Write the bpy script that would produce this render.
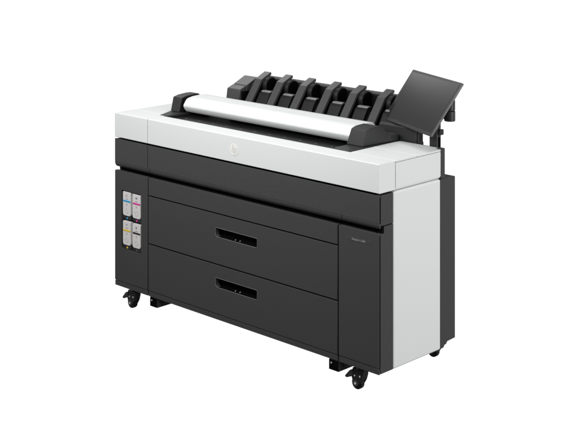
import bpy, bmesh, math, random
from mathutils import Vector, Matrix

random.seed(7)
for o in list(bpy.data.objects):
    bpy.data.objects.remove(o)
scene = bpy.context.scene
COL = scene.collection
R = math.radians

# ---------------------------------------------------------------- camera
cam_d = bpy.data.cameras.new("camera")
cam_d.sensor_width = 36.0
cam_d.lens = 36.0 * 1297.41 / 573.0
cam_d.shift_y = -0.5806                       # view-camera fall: verticals stay parallel
cam_d.clip_start = 0.05
cam_d.clip_end = 200
cam = bpy.data.objects.new("camera", cam_d)
cam.location = (4.1432, -3.2759, 1.7084)
cam.rotation_euler = (R(90), 0, 0.7702)
COL.objects.link(cam)
scene.camera = cam

# ---------------------------------------------------------------- world: invented studio, white only behind the machine, dim elsewhere to shape the light
world = bpy.data.worlds.new("World")
scene.world = world
world.use_nodes = True
wn, wl = world.node_tree.nodes, world.node_tree.links
bg = wn["Background"]
tc = wn.new("ShaderNodeTexCoord")
sx = wn.new("ShaderNodeSeparateXYZ")
wl.new(tc.outputs["Generated"], sx.inputs[0])
mr = wn.new("ShaderNodeMapRange")
mr.inputs[1].default_value = -1
mr.inputs[2].default_value = 1
wl.new(sx.outputs["Z"], mr.inputs[0])
def elevation_ramp(stops):
    rp = wn.new("ShaderNodeValToRGB")
    el = rp.color_ramp.elements
    while len(el) < len(stops):
        el.new(0.5)
    for e, (deg, v) in zip(el, stops):
        e.position = (math.sin(R(deg)) + 1) / 2
        e.color = (v, v, v, 1)
    wl.new(mr.outputs[0], rp.inputs[0])
    return rp.outputs[0]
BACKDROP = [(-90, .05), (-38, .10), (-28, 1.03), (2, 1.03), (14, .25), (90, .35)]
STUDIO = [(-90, .03), (-40, .05), (-15, .10), (5, .22), (40, .30), (90, .35)]
hz = wn.new("ShaderNodeCombineXYZ")
wl.new(sx.outputs["X"], hz.inputs[0])
wl.new(sx.outputs["Y"], hz.inputs[1])
nrm = wn.new("ShaderNodeVectorMath")
nrm.operation = 'NORMALIZE'
wl.new(hz.outputs[0], nrm.inputs[0])
dt = wn.new("ShaderNodeVectorMath")
dt.operation = 'DOT_PRODUCT'
dt.inputs[1].default_value = (-.696, .718, 0)
wl.new(nrm.outputs[0], dt.inputs[0])
az = wn.new("ShaderNodeMapRange")
az.interpolation_type = 'SMOOTHSTEP'
az.inputs[1].default_value = .15
az.inputs[2].default_value = .62
wl.new(dt.outputs["Value"], az.inputs[0])
mx = wn.new("ShaderNodeMix")
mx.data_type = 'RGBA'
wl.new(az.outputs[0], mx.inputs[0])
wl.new(elevation_ramp(STUDIO), mx.inputs[6])
wl.new(elevation_ramp(BACKDROP), mx.inputs[7])
wl.new(mx.outputs[2], bg.inputs[0])
bg.inputs[1].default_value = 1.0

# ---------------------------------------------------------------- softboxes, added out of view
def softbox(name, loc, target, size, power):
    d = bpy.data.lights.new(name, 'AREA')
    d.shape = 'RECTANGLE'
    d.size, d.size_y = size
    d.energy = power
    o = bpy.data.objects.new(name, d)
    o.location = loc
    o.rotation_euler = (Vector(target) - Vector(loc)).to_track_quat('-Z', 'Y').to_euler()
    COL.objects.link(o)
    return o
softbox("softbox_overhead", (0.9, 0.8, 2.9), (0.7, 0.4, 0.6), (2.2, 1.0), 13)
softbox("softbox_front", (0.62, -1.1, 1.72), (0.66, 0.0, 0.85), (2.6, 0.4), 34)
softbox("softbox_side", (3.9, 0.5, 1.0), (1.3, 0.2, 0.4), (1.6, 1.6), 53)
softbox("added_screen_softbox", (-1.25, 1.12, 2.46), (1.1, 0.4, 0.9), (1.0, 0.8), 9)  # added to throw a brightness gradient across the touch screen

vs = scene.view_settings
scene.display_settings.display_device = 'sRGB'
vs.view_transform = 'Standard'
vs.look = 'None'
vs.exposure = 0
vs.gamma = 1
scene.render.engine = 'CYCLES'
scene.render.resolution_x, scene.render.resolution_y = 1024, 768
scene.cycles.max_bounces = 6

# ---------------------------------------------------------------- materials
def mat(name, col, rough=.5, spec=.5, grain=0.0, bump=0.0, scale=900, metal=0.0):
    m = bpy.data.materials.new(name)
    m.use_nodes = True
    n, l = m.node_tree.nodes, m.node_tree.links
    b = n["Principled BSDF"]
    c = (col, col, col) if isinstance(col, float) else col
    b.inputs["Base Color"].default_value = (*c, 1)
    b.inputs["Roughness"].default_value = rough
    b.inputs["Specular IOR Level"].default_value = spec
    b.inputs["Metallic"].default_value = metal
    if grain or bump:
        t = n.new("ShaderNodeTexCoord")
        nz = n.new("ShaderNodeTexNoise")
        nz.inputs["Scale"].default_value = scale
        nz.inputs["Detail"].default_value = 2
        l.new(t.outputs["Object"], nz.inputs["Vector"])
        if grain:
            r = n.new("ShaderNodeValToRGB")
            r.color_ramp.elements[0].position = .3
            r.color_ramp.elements[1].position = .7
            r.color_ramp.elements[0].color = (*[x * (1 - grain) for x in c], 1)
            r.color_ramp.elements[1].color = (*[x * (1 + grain) for x in c], 1)
            l.new(nz.outputs["Fac"], r.inputs[0])
            l.new(r.outputs[0], b.inputs["Base Color"])
        if bump:
            bp = n.new("ShaderNodeBump")
            bp.inputs["Strength"].default_value = bump
            bp.inputs["Distance"].default_value = .0004
            l.new(nz.outputs["Fac"], bp.inputs["Height"])
            l.new(bp.outputs[0], b.inputs["Normal"])
    return m

WHITE = mat("white_plastic", (.725, .746, .738), .50, .22, .015, .08, 700)
LIDW = mat("white_lid_plastic", (.755, .775, .767), .45, .28, .01)
BLACK = mat("black_plastic", (.030, .030, .0305), .40, .30, .10, .15, 800)
PANEL = mat("charcoal_panel", (.061, .061, .0615), .52, .07, .08, .15, 800)
DARK = mat("dark_recess", (.003, .003, .003), .8, .04)  # near-black: shade of seams and recesses put into the colour
BED = mat("black_bed", (.008, .008, .009), .40, .22)
CAST = mat("caster_black", (.014, .014, .014), .35, .35)
STACK = mat("charcoal_stacker", (.056, .0545, .0555), .40, .40, .08, .1, 600)
GUIDE_HL = mat("guide_highlight_grey", (.20, .20, .20), .30, .6)
RUBBER = mat("rubber", (.010, .010, .010), .5, .25)
WHEELG = mat("wheel_hub", (.05, .05, .052), .35, .5)
METAL = mat("zinc", (.62, .62, .63), .4, .5)
RIM_HL = mat("rim_highlight", (.19, .19, .19), .35, .5)
GLASS = mat("screen_glass", (.018, .018, .0185), .20, .6)
BEZEL = mat("screen_bezel", (.026, .026, .027), .35, .5)
CART = mat("cartridge_white", (.74, .72, .71), .45, .4, .02)
INK = mat("print_grey", (.09, .09, .10), .6, .2)
RINGP = mat("ring_grey", (.42, .41, .41), .6, .2)
CYAN = mat("cyan_mark", (.03, .36, .68), .5, .3)
MAGENTA = mat("magenta_mark", (.72, .05, .33), .5, .3)
YELLOW = mat("yellow_mark", (.80, .55, .04), .5, .3)
KEYB = mat("black_mark", (.02, .02, .02), .5, .3)
LOGO = mat("emblem_silver", (.86, .845, .80), .28, .6)
LOGOB = mat("emblem_letters", (.66, .675, .665), .4, .4)
PLATE = mat("nameplate_grey", (.062, .062, .063), .40, .15)
TEXTW = mat("lettering_white", (.36, .36, .36), .5, .3)
TICK = mat("ruler_grey", (.13, .13, .13), .5, .3)

# perforated grille: rows of fine slanted perforations
def grille_mat():
    m = bpy.data.materials.new("perforated_charcoal")
    m.use_nodes = True
    n, l = m.node_tree.nodes, m.node_tree.links
    b = n["Principled BSDF"]
    b.inputs["Roughness"].default_value = .5
    b.inputs["Specular IOR Level"].default_value = .4
    t = n.new("ShaderNodeTexCoord")
    s = n.new("ShaderNodeSeparateXYZ")
    l.new(t.outputs["Object"], s.inputs[0])
    def M(op, a, b_=None):
        k = n.new("ShaderNodeMath")
        k.operation = op
        for i, v in enumerate((a, b_)):
            if v is None:
                continue
            if isinstance(v, (int, float)):
                k.inputs[i].default_value = v
            else:
                l.new(v, k.inputs[i])
        return k.outputs[0]
    pit = .0070
    u = M('MULTIPLY', M('SUBTRACT', s.outputs["X"], M('MULTIPLY', s.outputs["Z"], .95)), 2 * math.pi / pit)
    v = M('MULTIPLY', M('ADD', s.outputs["X"], M('MULTIPLY', s.outputs["Z"], 1.25)), 2 * math.pi / pit)
    su, sv = M('SINE', u), M('SINE', v)
    h = M('ADD', M('MULTIPLY', su, .34), M('MULTIPLY', sv, .16))
    h = M('ADD', h, .5)
    r = n.new("ShaderNodeValToRGB")
    r.color_ramp.elements[0].position = .15
    r.color_ramp.elements[0].color = (.026, .026, .026, 1)
    r.color_ramp.elements[1].position = .80
    r.color_ramp.elements[1].color = (.072, .072, .073, 1)
    l.new(h, r.inputs[0])
    l.new(r.outputs[0], b.inputs["Base Color"])
    bp = n.new("ShaderNodeBump")
    bp.inputs["Strength"].default_value = .35
    bp.inputs["Distance"].default_value = .0015
    l.new(h, bp.inputs["Height"])
    l.new(bp.outputs[0], b.inputs["Normal"])
    return m
GRILLE = grille_mat()

# ---------------------------------------------------------------- mesh helpers
def sharp_bevel(bm, w, seg=2, ang=25):
    if w <= 0:
        return
    bm.normal_update()
    es = [e for e in bm.edges if len(e.link_faces) == 2 and e.calc_face_angle(0) > R(ang)]
    bmesh.ops.bevel(bm, geom=es, offset=w, segments=seg, profile=.5, affect='EDGES', clamp_overlap=True)

def box(x0, x1, y0, y1, z0, z1, w=.0015, seg=2):
    bm = bmesh.new()
    bmesh.ops.create_cube(bm, size=1)
    bmesh.ops.scale(bm, vec=(x1 - x0, y1 - y0, z1 - z0), verts=bm.verts)
    bmesh.ops.translate(bm, vec=((x0 + x1) / 2, (y0 + y1) / 2, (z0 + z1) / 2), verts=bm.verts)
    sharp_bevel(bm, w, seg)
    return bm

def prism(pts, a0, a1, axis='X', w=.0015, seg=2, ang=25):
    """closed outline extruded along an axis; pts are (y,z) for X, (x,z) for Y, (x,y) for Z"""
    bm = bmesh.new()
    def P(p, a):
        return {'X': (a, p[0], p[1]), 'Y': (p[0], a, p[1]), 'Z': (p[0], p[1], a)}[axis]
    A = [bm.verts.new(P(p, a0)) for p in pts]
    B = [bm.verts.new(P(p, a1)) for p in pts]
    n = len(pts)
    bm.faces.new(A)
    bm.faces.new(B[::-1])
    for i in range(n):
        bm.faces.new((A[i], B[i], B[(i + 1) % n], A[(i + 1) % n]))
    bmesh.ops.recalc_face_normals(bm, faces=bm.faces)
    sharp_bevel(bm, w, seg, ang)
    return bm

def plate_hole(outer, inner, y0, y1, w=.0012):
    """a panel facing -Y with one opening through it; outlines are (x,z)"""
    bm = bmesh.new()
    loops = []
    for y in (y0, y1):
        es = []
        vv = []
        for pts in (outer, inner):
            v = [bm.verts.new((p[0], y, p[1])) for p in pts]
            vv.append(v)
            for i in range(len(v)):
                es.append(bm.edges.new((v[i], v[(i + 1) % len(v)])))
        bmesh.ops.triangle_fill(bm, use_beauty=True, use_dissolve=False, edges=es)
        loops.append(vv)
    for k in (0, 1):
        f, b = loops[0][k], loops[1][k]
        for i in range(len(f)):
            j = (i + 1) % len(f)
            bm.faces.new((f[i], f[j], b[j], b[i]))
    bmesh.ops.recalc_face_normals(bm, faces=bm.faces)
    rim = []
    for k in (0, 1):
        v = loops[0][k]
        for i in range(len(v)):
            e = bm.edges.get((v[i], v[(i + 1) % len(v)]))
            if e:
                rim.append(e)
    bmesh.ops.bevel(bm, geom=rim, offset=w, segments=2, profile=.5, affect='EDGES')
    return bm

def cyl(p0, p1, r, n=28, w=0, r2=None):
    bm = bmesh.new()
    p0, p1 = Vector(p0), Vector(p1)
    d = p1 - p0
    bmesh.ops.create_cone(bm, cap_ends=True, segments=n, radius1=r, radius2=r if r2 is None else r2, depth=d.length)
    if w:
        sharp_bevel(bm, w, 2, 50)
    bmesh.ops.rotate(bm, cent=(0, 0, 0), matrix=d.to_track_quat('Z', 'Y').to_matrix(), verts=bm.verts)
    bmesh.ops.translate(bm, vec=(p0 + p1) / 2, verts=bm.verts)
    return bm

def tube_loop(pts, r, n=6):
    bm = bmesh.new()
    pts = [Vector(p) for p in pts]
    N = len(pts)
    rings = []
    for i in range(N):
        t = (pts[(i + 1) % N] - pts[i - 1]).normalized()
        a = Vector((0, 1, 0))
        b = t.cross(a).normalized()
        rings.append([bm.verts.new(pts[i] + r * (math.cos(2 * math.pi * k / n) * a + math.sin(2 * math.pi * k / n) * b)) for k in range(n)])
    for i in range(N):
        for k in range(n):
            bm.faces.new((rings[i][k], rings[i][(k + 1) % n], rings[(i + 1) % N][(k + 1) % n], rings[(i + 1) % N][k]))
    bmesh.ops.recalc_face_normals(bm, faces=bm.faces)
    return bm

def join(*bms):
    out = bmesh.new()
    for b in bms:
        me = bpy.data.meshes.new("t")
        b.to_mesh(me)
        b.free()
        out.from_mesh(me)
        bpy.data.meshes.remove(me)
    return out

BASE = Vector((.695, .21, 0))            # the printer's origin on the floor
def obj(name, bm, m, parent=None, origin=None, smooth=True):
    """one mesh object; geometry is given in world space, stored round its own origin"""
    o0 = Vector(origin) if origin is not None else (BASE if parent else Vector((0, 0, 0)))
    bmesh.ops.translate(bm, vec=-o0, verts=bm.verts)
    me = bpy.data.meshes.new(name)
    bm.to_mesh(me)
    bm.free()
    me.materials.append(m)
    if smooth:
        me.polygons.foreach_set("use_smooth", [True] * len(me.polygons))
        me.set_sharp_from_angle(angle=R(50))
    o = bpy.data.objects.new(name, me)
    if smooth:
        wm = o.modifiers.new("weighted_normals", 'WEIGHTED_NORMAL')
        wm.keep_sharp = True
        wm.weight = 100
    COL.objects.link(o)
    if parent:
        o.parent = parent
        pw = Vector((0, 0, 0))
        q = parent
        while q:
            pw += q.location
            q = q.parent
        o.location = o0 - pw
    else:
        o.location = o0
    return o

def dup(o, delta, parent=None):
    """copy of a part with its sub-parts, moved by delta"""
    c = o.copy()
    COL.objects.link(c)
    c.parent = parent if parent else o.parent
    c.location = o.location + Vector(delta)
    for ch in o.children:
        k = ch.copy()
        COL.objects.link(k)
        k.parent = c
    return c

def text_bm(s, size, cx, cz, y, depth=.0004, shear=0.0, xscale=1.0):
    """lettering standing on a face that looks towards -Y, centred on (cx, cz)"""
    cu = bpy.data.curves.new("lettering", 'FONT')
    cu.body = s
    cu.size = size
    cu.extrude = depth
    cu.shear = shear
    cu.align_x = 'CENTER'
    cu.align_y = 'CENTER'
    cu.resolution_u = 3
    to = bpy.data.objects.new("lettering", cu)
    COL.objects.link(to)
    dg = bpy.context.evaluated_depsgraph_get()
    me = bpy.data.meshes.new_from_object(to.evaluated_get(dg))
    bm = bmesh.new()
    bm.from_mesh(me)
    bpy.data.objects.remove(to)
    bpy.data.curves.remove(cu)
    bpy.data.meshes.remove(me)
    for v in bm.verts:
        x, y_, z_ = v.co
        v.co = (cx + x * xscale, y - z_, cz + y_)
    return bm

def rounded(x0, x1, z0, z1, r, n=4):
    out = []
    rr = r if isinstance(r, (list, tuple)) else [r] * 4      # bl, br, tr, tl
    for (cx, cz, a0, q) in ((x0, z0, 180, rr[0]), (x1, z0, 270, rr[1]), (x1, z1, 0, rr[2]), (x0, z1, 90, rr[3])):
        ox = cx + q if cx == x0 else cx - q
        oz = cz + q if cz == z0 else cz - q
        for k in range(n + 1):
            a = R(a0 + 90 * k / n)
            out.append((ox + q * math.cos(a), oz + q * math.sin(a)))
    return out

# ================================================================ THE PRINTER
W = 1.39
pr = bpy.data.objects.new("wide_format_printer", None)
pr.location = BASE
COL.objects.link(pr)
pr["label"] = "white and black wide format printer with two drawers, a tilted touch screen and caster wheels"
pr["category"] = "printer"
def part(name, bm, m, parent=None, origin=None):
    return obj(name, bm, m, parent or pr, origin)

# ---- cabinet core (seen only through seams) and its black right flank
core = part("cabinet", box(.012, 1.376, .022, .358, .088, .672, .002), DARK)
part("side_trim", prism([(.0085, .0868), (.0735, .0868), (.0735, .5705), (.0265, .5705), (.0265, .5480), (.0085, .5480)], 1.370, 1.389, 'X', .0010), PANEL)
part("side_trim", box(1.370, 1.389, .0100, .0735, .5742, .6755, .0012), PANEL)
part("notch_shade", box(1.372, 1.3884, .0150, .0260, .5500, .5735, .0005), DARK)  # near-black block standing in for the shade inside the notch
part("left_flank", box(.001, .020, .024, .40, .0885, .6745, .002), PANEL)
part("side_panel", box(1.366, 1.3905, .0745, .3315, .0855, .6772, .007, 4), WHITE)
part("rear_housing", prism([(.3325, .0865), (.3500, .0865), (.3560, .0945), (.3660, .0960), (.3720, .1035), (.4170, .1060), (.4170, .6745), (.3325, .6765)], .010, 1.3885, "X", .002), PANEL)

# ---- front: left door with its cartridge bay
bay = rounded(.0425, .1655, .2415, .4745, .004, 2)
door = part("ink_door", plate_hole([(.001, .1075), (.2056, .1075), (.2056, .5483), (.001, .5483)], bay, 0, .016), PANEL)
bayo = part("cartridge_bay", join(box(.036, .172, .046, .050, .235, .481, 0),
                                  box(.0385, .0425, .016, .047, .2385, .4785, 0), box(.1655, .170, .016, .047, .2385, .4785, 0),
                                  box(.0385, .170, .016, .047, .2375, .2415, 0), box(.0385, .170, .016, .047, .4745, .4785, 0),
                                  box(.0425, .1655, .012, .046, .3535, .3570, .0008)), DARK, door)
def latch(cx, cz):
    b = join(box(cx - .026, cx + .026, .004, .03, cz - .0065, cz + .0055, .0015),
             box(cx - .026, cx - .019, .002, .03, cz - .002, cz + .016, .001),
             box(cx + .020, cx + .026, .002, .03, cz - .002, cz + .010, .001))
    return part("cartridge_latch", b, BLACK, door)
LX = (.0755, .1355)
LZ = (.3665, .2495)
for zc in LZ:
    for xc in LX:
        latch(xc, zc)
for xc, zc, m in ((LX[0], LZ[0], CYAN), (LX[1], LZ[0], MAGENTA), (LX[0], LZ[1], YELLOW), (LX[1], LZ[1], INK)):
    part("colour_dot", cyl((xc, .0042, zc - .001), (xc, .0030, zc - .001), .0042, 16), m, door)
part("base_rail", box(.001, .2056, .0015, .018, .0855, .1050, .001), PANEL)

# ---- front: fixed panel and two drawers
part("upper_panel", box(.2112, 1.2058, 0, .016, .4812, .5483, .0012), PANEL)
hx0, hx1 = .5985, .8180
def drawer(z0, z1, hz0, hz1):
    hole = rounded(hx0, hx1, hz0, hz1, [.013, .006, .003, .003], 4)
    d = part("drawer", plate_hole([(.2112, z0), (1.2058, z0), (1.2058, z1), (.2112, z1)], hole, 0, .016), PANEL)
    part("rim_highlight", tube_loop([(x, -.0002, z) for x, z in rounded(hx0 - .0008, hx1 + .0008, hz0 - .0008, hz1 + .0008, [.013, .006, .003, .003], 4)], .0008), RIM_HL, d)  # light grey tube: bevel highlight round the opening put into the colour
    pocket = join(box(hx0 - .006, hx1 + .006, .052, .056, hz0 - .006, hz1 + .006, 0),
                  box(hx0 - .006, hx0 - .001, .016, .053, hz0 - .006, hz1 + .006, 0),
                  box(hx1 + .001, hx1 + .006, .016, .053, hz0 - .006, hz1 + .006, 0),
                  box(hx0 - .001, hx1 + .001, .016, .053, hz0 - .006, hz0 - .001, 0),
                  box(hx0 - .001, hx1 + .001, .016, .053, hz1 + .001, hz1 + .006, 0))
    part("handle_pocket", pocket, BED, d)
    mid = (hx0 + hx1) / 2
    for dx in (-.012, .012):
        part("latch_pin", cyl((mid + dx, .0075, hz0 + .0032), (mid + dx, .0110, hz0 + .0032), .0016, 10), METAL, d)
    part("pocket_floor_shade", box(hx0 + .014, hx1 - .003, .0022, .0520, hz0 - .0005, hz0 + .0012, .0004), DARK, d)  # near-black liner: shade on the pocket's lower wall put into the colour
    return d
drawer(.2928, .4760, .3935, .4262)
drawer(.1075, .2874, .2065, .2400)
part("base_rail", box(.2112, 1.2058, .0015, .018, .0855, .1050, .001), PANEL)

# ---- front: right door with nameplate
rd = part("front_door", join(box(1.2116, 1.3888, 0, .0036, .1075, .5483, .0012), box(1.2118, 1.3685, .0030, .0160, .1077, .5481, .0005)), PANEL)
npl = part("nameplate", box(1.2445, 1.3570, -.0008, .002, .5072, .5208, .0004), PLATE, rd)
part("lettering", text_bm("DesignJet XL 3800", .0090, 1.3010, .5140, -.0009, .0002, xscale=.86), TEXTW, rd)
part("base_rail", box(1.2116, 1.3885, .0015, .0060, .0855, .1050, .001), PANEL)

# ---- perforated band under the white top
for x0, x1 in ((.0005, .2042), (.2070, 1.3890)):
    g = part("perforated_band", box(x0, x1, 0, .0036, .5835, .6762, .0010), GRILLE)
part("band_back", box(.002, 1.372, .0052, .022, .5836, .6755, .0010), DARK)
lipp = [(.0004, .5829), (.0006, .5790), (.0018, .5745), (.0045, .5690), (.0090, .5640), (.0150, .5610), (.0205, .5600), (.0205, .5829)]
for x0, x1 in ((.0005, .2160), (.2192, 1.2230), (1.2262, 1.3700)):
    part("band_lip", prism(lipp, x0, x1, 'X', .0004, 1, 60), PANEL)
part("band_lip", prism(lipp[:5] + [(.0090, .5829)], 1.3700, 1.3890, 'X', .0004, 1, 60), PANEL)


# ================================================================ white top
def rprof(y0, y1, z0, z1, rt=.0035, rb=.003):
    pts = [(y1, z0), (y1, z1)]
    for k in range(6):
        a = R(90 + 90 * k / 5)
        pts.append((y0 + rt + rt * math.cos(a), z1 - rt + rt * math.sin(a)))
    for k in range(4):
        a = R(180 + 90 * k / 3)
        pts.append((y0 + rb + rb * math.cos(a), z0 + rb + rb * math.sin(a)))
    return pts
ZT = .7795
part("left_cover", prism(rprof(0, .1035, .6822, ZT), .0, .2036, w=.0012, ang=40), WHITE)
fc = part("front_cover", prism(rprof(0, .0838, .6822, ZT), .2064, W, w=.0012, ang=40), WHITE)
part("left_top_cover", prism([(.0, .1055), (.170, .1055), (.1290, .186), (.1290, .352), (.0, .352)], .6822, .7792, 'Z', .003), WHITE)
part("right_cover", prism([(1.185, .6785), (1.3800, .6785), (1.3835, .6795), (W, .6880), (W, .7722), (1.185, .7722)], .0862, .3318, "Y", .0015, 2, 50), WHITE)
part("right_top_cover", box(1.1905, W, .0868, .1990, .7736, .7796, .0009), WHITE)
part("right_top_cover", join(box(1.1905, W, .2022, .3318, .7736, .7798, .0009), box(1.1905, 1.368, .3300, .3545, .750, .7795, .002)), WHITE)
part("back_panel", join(box(.02, 1.330, .3560, .3625, .678, .7785, .002), box(1.3685, 1.3912, .3330, .3555, .6775, .7825, .003)), PANEL)
# emblem: round silver badge with slanted letters
em = part("emblem", cyl((.6968, .0005, .7290), (.6968, -.0010, .7290), .0218, 40, .0004), LOGO, fc)
def bar2(x0, z0, x1, z1, t, k):
    return prism([(x0, z0), (x0 + t, z0), (x1 + t, z1), (x1, z1)], -.00118 - k * .00004, -.0006, 'Y', 0)
cxm, czm = .6968, .7290
lett = join(bar2(cxm - .0118, czm - .0100, cxm - .0038, czm + .0208, .0040, 0),          # h stem
            bar2(cxm - .0042, czm - .0100, cxm - .0008, czm + .0042, .0040, 1),          # h leg
            bar2(cxm - .0078, czm + .0040, cxm - .0070, czm + .0072, .0100, 2),          # h arch
            bar2(cxm - .0010, czm - .0208, cxm + .0062, czm + .0072, .0040, 3),          # p stem
            bar2(cxm + .0082, czm - .0085, cxm + .0118, czm + .0060, .0040, 4),          # p bowl
            bar2(cxm + .0060, czm + .0040, cxm + .0068, czm + .0072, .0082, 5),
            bar2(cxm + .0024, czm - .0100, cxm + .0032, czm - .0068, .0080, 6))
part("lettering", lett, LOGOB, fc)

# ---- black feed bed
bedp = [(.174, .0862), (1.165, .0862), (1.178, .090), (1.1885, .100), (1.1885, .352), (.1315, .352), (.1315, .187)]
bed = part("feed_bed", prism(bedp, .700, .7690, 'Z', .001), BED)
part("bed_flange", prism([(.176, .0865), (.2130, .0865), (.2130, .345), (.1330, .345), (.1330, .188)], .7694, .7805, 'Z', .002), BLACK, bed)
part("bed_flange", prism([(1.112, .0880), (1.170, .0880), (1.182, .094), (1.187, .104), (1.187, .350), (1.100, .350), (1.100, .104)], .7694, .7805, 'Z', .002), BLACK, bed)
ticks = []
for i in range(44):
    x = .245 + i * .0195
    L = .010 if i % 4 == 0 else .005
    ticks.append(box(x, x + .0022, .118, .118 + L, .7688, .7694, 0))
ticks.append(box(.240, 1.095, .1285, .1295, .7688, .7693, 0))
part("ruler_scale", join(*ticks), TICK, bed)
mk = part("guide_mark", box(.262, .270, .146, .151, .7688, .7694, 0), TICK, bed)
for i in range(1, 11):
    dup(mk, (i * .078, 0, 0))

# ---- scanner lid bar between two black end caps
prof = [(.2040, .7830), (.1975, .7850), (.1890, .7960), (.1845, .8040), (.1832, .8075), (.1834, .8105), (.1850, .8140), (.1930, .8260), (.2000, .8335),
        (.2090, .8375), (.2250, .8402), (.2290, .8416), (.2800, .8440), (.3050, .8410), (.3200, .8280), (.3250, .8100), (.3250, .7830)]
lid = part("scanner_lid", prism(prof, .2090, 1.1050, w=.0015, ang=50), LIDW)
capp = [(.1715, .7809), (.1870, .8370), (.2100, .8430), (.2520, .8450), (.2690, .8410), (.3270, .7900), (.3480, .7809)]
capp_l = [(.1760, .7809), (.1900, .8370), (.2150, .8430), (.2580, .8460), (.2850, .8450), (.3270, .8100), (.3300, .7809)]
cl = part("lid_end_cap", prism(capp_l, .1390, .1895, w=.003, seg=3), BLACK)
part("lid_gap_shade", prism([(y * .90 + .027, z * .93 + .0560) for y, z in capp_l], .1890, .2085, w=.001, seg=1), DARK, cl)  # near-black filler standing in for the shaded gap between cap and lid
capb = prism(capp, 1.0940, 1.1850, w=.003, seg=3)
for v in capb.verts:
    if v.co.x > 1.14:
        v.co.x += -.0150 + .0160 * min(max((v.co.y - .172) / .158, 0), 1)
    else:
        v.co.x += .010 * min(max((v.co.z - .781) / .056, 0), 1)
cr = part("lid_end_cap", capb, BLACK)
part("cap_base", box(1.140, 1.186, .300, .352, .7809, .806, .004), BLACK, cr)

# ================================================================ output stacker behind the lid
st = part("stacker", join(box(.285, 1.140, .364, .470, .677, .795, .003), box(1.141, 1.256, .364, .385, .677, .795, .003),
                          prism([(.380, .79), (.425, .850), (.47, .858), (.47, .79)], .362, 1.10, 'X', .002)), BED)
part("stacker_beam", box(.36, 1.100, .486, .515, .79, .9020, .003), BED, st)
part("beam_tone_cap", box(.358, 1.102, .484, .517, .9025, .9120, .003), STACK, st)  # lighter strip: light on the beam's top put into the colour
endb = [(.366, .790), (.360, .8300), (.366, .8670), (.372, .8705), (.410, .8870), (.462, .9090), (.475, .9060), (.490, .79)]
eb = part("stacker_end_block", prism([(.366, .790), (.360, .8300), (.3655, .8660), (.3700, .8690), (.3990, .8800), (.3990, .79)], .2720, .3480, 'X', .003), STACK, st)
part("end_cover", prism([(.4005, .79), (.4005, .8815), (.462, .9090), (.475, .9060), (.490, .79)], .2740, .3500, 'X', .003), STACK, eb)
part("end_cheek", box(.3486, .3560, .372, .47, .79, .860, .001), DARK, eb)
part("stacker_end_block", prism([(.363, .760), (.363, .8290), (.372, .8330), (.388, .8360), (.390, .76)], 1.085, 1.2580, 'X', .003), BLACK, st)
part("end_plate", join(box(1.2595, 1.2680, .366, .389, .735, .8280, .002), box(1.2660, 1.2800, .368, .376, .735, .7860, .001)), BLACK, st)
ARMX = (.3715, .4935, .6205, .7570, .8840, 1.0200)
arm_out = [(.338, .780), (.4290, .9065), (.4325, .9100), (.4840, .9330), (.4870, .9270), (.4855, .9215), (.4390, .9005), (.4350, .8970), (.351, .780)]
coreprof = [(.3515, .780), (.4352, .8968), (.4392, .9000), (.478, .9175), (.470, .895), (.432, .860), (.44, .78)]
x = ARMX[0]
AO = (x, .43, .9)
arm0 = part("stacker_arm", prism(arm_out, x, x + .0365, 'X', .0010), STACK, st, AO)
part("arm_web", prism(coreprof, x + .0010, x + .0358, 'X', .0006), DARK, arm0, AO)
part("arm_roller", cyl((x + .0365, .466, .8820), (x + .0600, .466, .8820), .0350, 36, .004), RUBBER, arm0, AO)
part("roller_ring", cyl((x + .0600, .466, .8820), (x + .0615, .466, .8820), .0300, 36, .001), DARK, arm0, AO)
gprof = [(.370, .792), (.4060, .8520), (.4110, .8590), (.4180, .8640), (.4260, .8660), (.4360, .8650), (.4460, .8600), (.4460, .792)]
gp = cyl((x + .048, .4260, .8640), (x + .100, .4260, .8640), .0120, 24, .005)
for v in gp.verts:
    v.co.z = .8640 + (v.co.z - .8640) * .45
part("guide_highlight", gp, GUIDE_HL, arm0, AO)  # light grey dome: highlight on the guide's top put into the colour
part("paper_guide", prism(gprof, x + .0440, x + .1020, "X", .0012, 2, 40), RUBBER, arm0, AO)
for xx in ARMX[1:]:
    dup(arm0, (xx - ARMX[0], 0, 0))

# ================================================================ touch screen on its post
yaw, tilt, sw, sh = -.4034, .6258, .3592, .2149
wv = Vector((math.cos(yaw), math.sin(yaw), 0))
n0 = Vector((math.sin(yaw), -math.cos(yaw), 0))
hv = math.cos(tilt) * Vector((0, 0, 1)) - math.sin(tilt) * n0
nv = wv.cross(hv)
cR = Vector((1.4242, .320, .9248))
cS = cR - wv * sw / 2
SM = Matrix((wv, hv, nv)).transposed().to_4x4()
SM.translation = cS
def sbox(x0, x1, y0, y1, z0, z1, w, seg=2):
    b = box(x0, x1, y0, y1, z0, z1, w, seg)
    bmesh.ops.transform(b, matrix=SM, verts=b.verts)
    return b
ts = part("touch_screen", sbox(-sw / 2, sw / 2, -sh / 2, sh / 2, -.0085, 0, .0012), BEZEL)
part("display", sbox(-sw / 2 + .010, sw / 2 - .010, -sh / 2 + .012, sh / 2 - .010, -.002, .0006, .0004), GLASS, ts)
part("screen_back", sbox(-.10, .13, -.06, .06, -.026, -.0088, .006), BLACK, ts)
post = part("screen_post", join(box(1.3135, 1.3450, .366, .392, .677, .872, .002), box(1.318, 1.342, .368, .392, .870, .890, .003)), BLACK)
part("post_rail", box(1.3445, 1.3470, .3670, .3715, .775, .860, .0008), STACK, post)
part("post_knob", join(cyl((1.344, .3800, .8290), (1.352, .3800, .8290), .0090, 20, .001), box(1.3500, 1.3600, .3700, .3900, .8190, .8390, .003)), BLACK, post)
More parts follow.
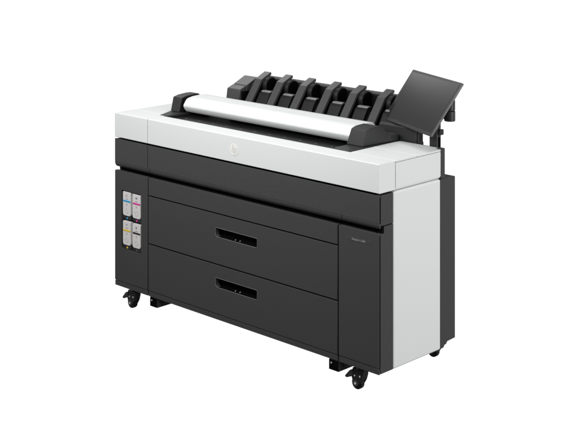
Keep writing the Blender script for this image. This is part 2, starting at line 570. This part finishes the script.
part("post_slot", box(1.3440, 1.3458, .3745, .3890, .7700, .8100, .0005), DARK, post)
hx, hy = 1.3835, .392
hg = part("screen_hinge", cyl((hx, hy, .8705), (hx, hy, .9060), .0195, 28, .002), BLACK)
part("hinge_barrel", cyl((hx, hy, .9068), (hx, hy, .9440), .0190, 28, .003), BLACK, hg)
part("hinge_arm", box(1.325, hx, hy - .012, hy + .012, .876, .902, .003), BLACK, hg)

# ================================================================ underside: beams and casters
def beam(x0, x1):
    b = part("support_beam", join(box(x0, x1, .004, .50, .0480, .0845, .0015), box(x1, x1 + .004, .03, .49, .060, .0845, .0008)), PANEL)
    part("beam_tone_cap", box(x0 + .001, x1 - .001, .0022, .0045, .0490, .0835, .0005), DARK, b)
    part("bolt", cyl((x0 + .012, .0030, .073), (x0 + .012, .0010, .073), .0030, 10), METAL, b)
    part("bolt", cyl((x1 + .0035, .050, .070), (x1 + .0055, .050, .070), .0030, 10), METAL, b)
beam(.2170, .2590)
beam(1.1640, 1.2080)

def caster(x, y):
    """swivel caster: plate, sweeping fork, small wheel with a hub, brake pedal"""
    r = .0215
    o = (x, y, .03)
    yc = y + .008
    mount = part("caster", join(box(x - .030, x + .046, y - .006, y + .066, .0790, .0852, .001), cyl((x + .014, yc, .070), (x + .014, yc, .0795), .017, 24, .002)), CAST, None, o)
    fk = []
    side = [(x - .010, .014), (x + .006, .012), (x + .017, .020), (x + .027, .036), (x + .033, .054), (x + .034, .0715), (x - .010, .0715), (x - .018, .060), (x - .018, .040)]
    for sgn in (-1, 1):
        yy = yc + sgn * .0120
        fk.append(prism(side, yy - .0018, yy + .0018, 'Y', .0008))
    fk.append(box(x - .015, x + .033, yc - .013, yc + .013, .0640, .0713, .0015))
    fk.append(prism([(x + .020, .030), (x + .029, .042), (x + .033, .056), (x + .033, .066), (x + .029, .066), (x + .026, .048), (x + .018, .036)], yc - .011, yc + .011, 'Y', .0008))
    part("fork", join(*fk), CAST, mount, o)
    part("wheel", cyl((x, yc - .0095, r), (x, yc + .0095, r), r, 36, .003), RUBBER, mount, o)
    part("hub", cyl((x, yc - .0150, r), (x, yc - .0138, r), .0105, 24, .0005), WHEELG, mount, o)
    part("axle_bolt", cyl((x, yc - .0172, r), (x, yc - .0150, r), .0042, 12, .001), METAL, mount, o)
    part("rivet", cyl((x + .019, yc - .0152, .049), (x + .019, yc - .0136, .049), .0030, 10), METAL, mount, o)
    part("rivet", cyl((x - .004, yc - .0152, .047), (x - .004, yc - .0136, .047), .0028, 10), METAL, mount, o)
    part("brake_pedal", prism([(x - .012, .064), (x - .026, .060), (x - .046, .038), (x - .046, .033), (x - .038, .032), (x - .020, .040), (x - .012, .042)], yc - .016, yc + .018, 'Y', .0015), BLACK, mount, o)
    return mount
ca = caster(.0700, .028)
for xx, yy in ((1.268, .028), (1.268, .442), (.0700, .442)):
    dup(ca, (xx - .0700, yy - .028, 0))

# ================================================================ ink cartridges sitting in the bay
def cartridge(x, z0, letter, colm, label):
    w, h = .0490, .0950
    x0, x1 = x - w / 2, x + w / 2
    body = obj("ink_cartridge", prism(rounded(x0, x1, z0, z0 + h, [.010, .010, .003, .003], 4), .001, .040, 'Y', .0012), CART, None, (x, .02, z0))
    body["label"] = label
    body["category"] = "ink cartridge"
    body["group"] = "ink cartridges in the printer's left door"
    o = (x, .02, z0)
    def sub(name, bm, m):
        obj(name, bm, m, body, o)
    sub("colour_stripe", box(x0 + .003, x1 - .001, -.0002, .002, z0 + .0555, z0 + .0620, .0003), colm)
    sub("lettering", join(text_bm(letter, .0125, x, z0 + .0800, .0008, .0006), text_bm("T", .0095, x, z0 + .0440, .0008, .0006),
                          box(x - .008, x + .009, .0003, .002, z0 + .0668, z0 + .0680, 0)), INK)
    ring = [(x + .0085 * math.cos(2 * math.pi * k / 20), .0012, z0 + .019 + .0085 * math.sin(2 * math.pi * k / 20)) for k in range(20)]
    sub("ring_mark", tube_loop(ring, .0008), RINGP)
    return body
cartridge(LX[0] - .0005, .3755, "C", CYAN, "white ink cartridge with a cyan stripe, in the upper row of the bay")
cartridge(LX[1], .3745, "M", MAGENTA, "white ink cartridge with a magenta stripe, in the upper row of the bay")
cartridge(LX[0] - .0005, .2585, "Y", YELLOW, "white ink cartridge with a yellow stripe, below the cyan striped one")
cartridge(LX[1], .2575, "K", KEYB, "white ink cartridge with a black stripe, below the magenta striped one")
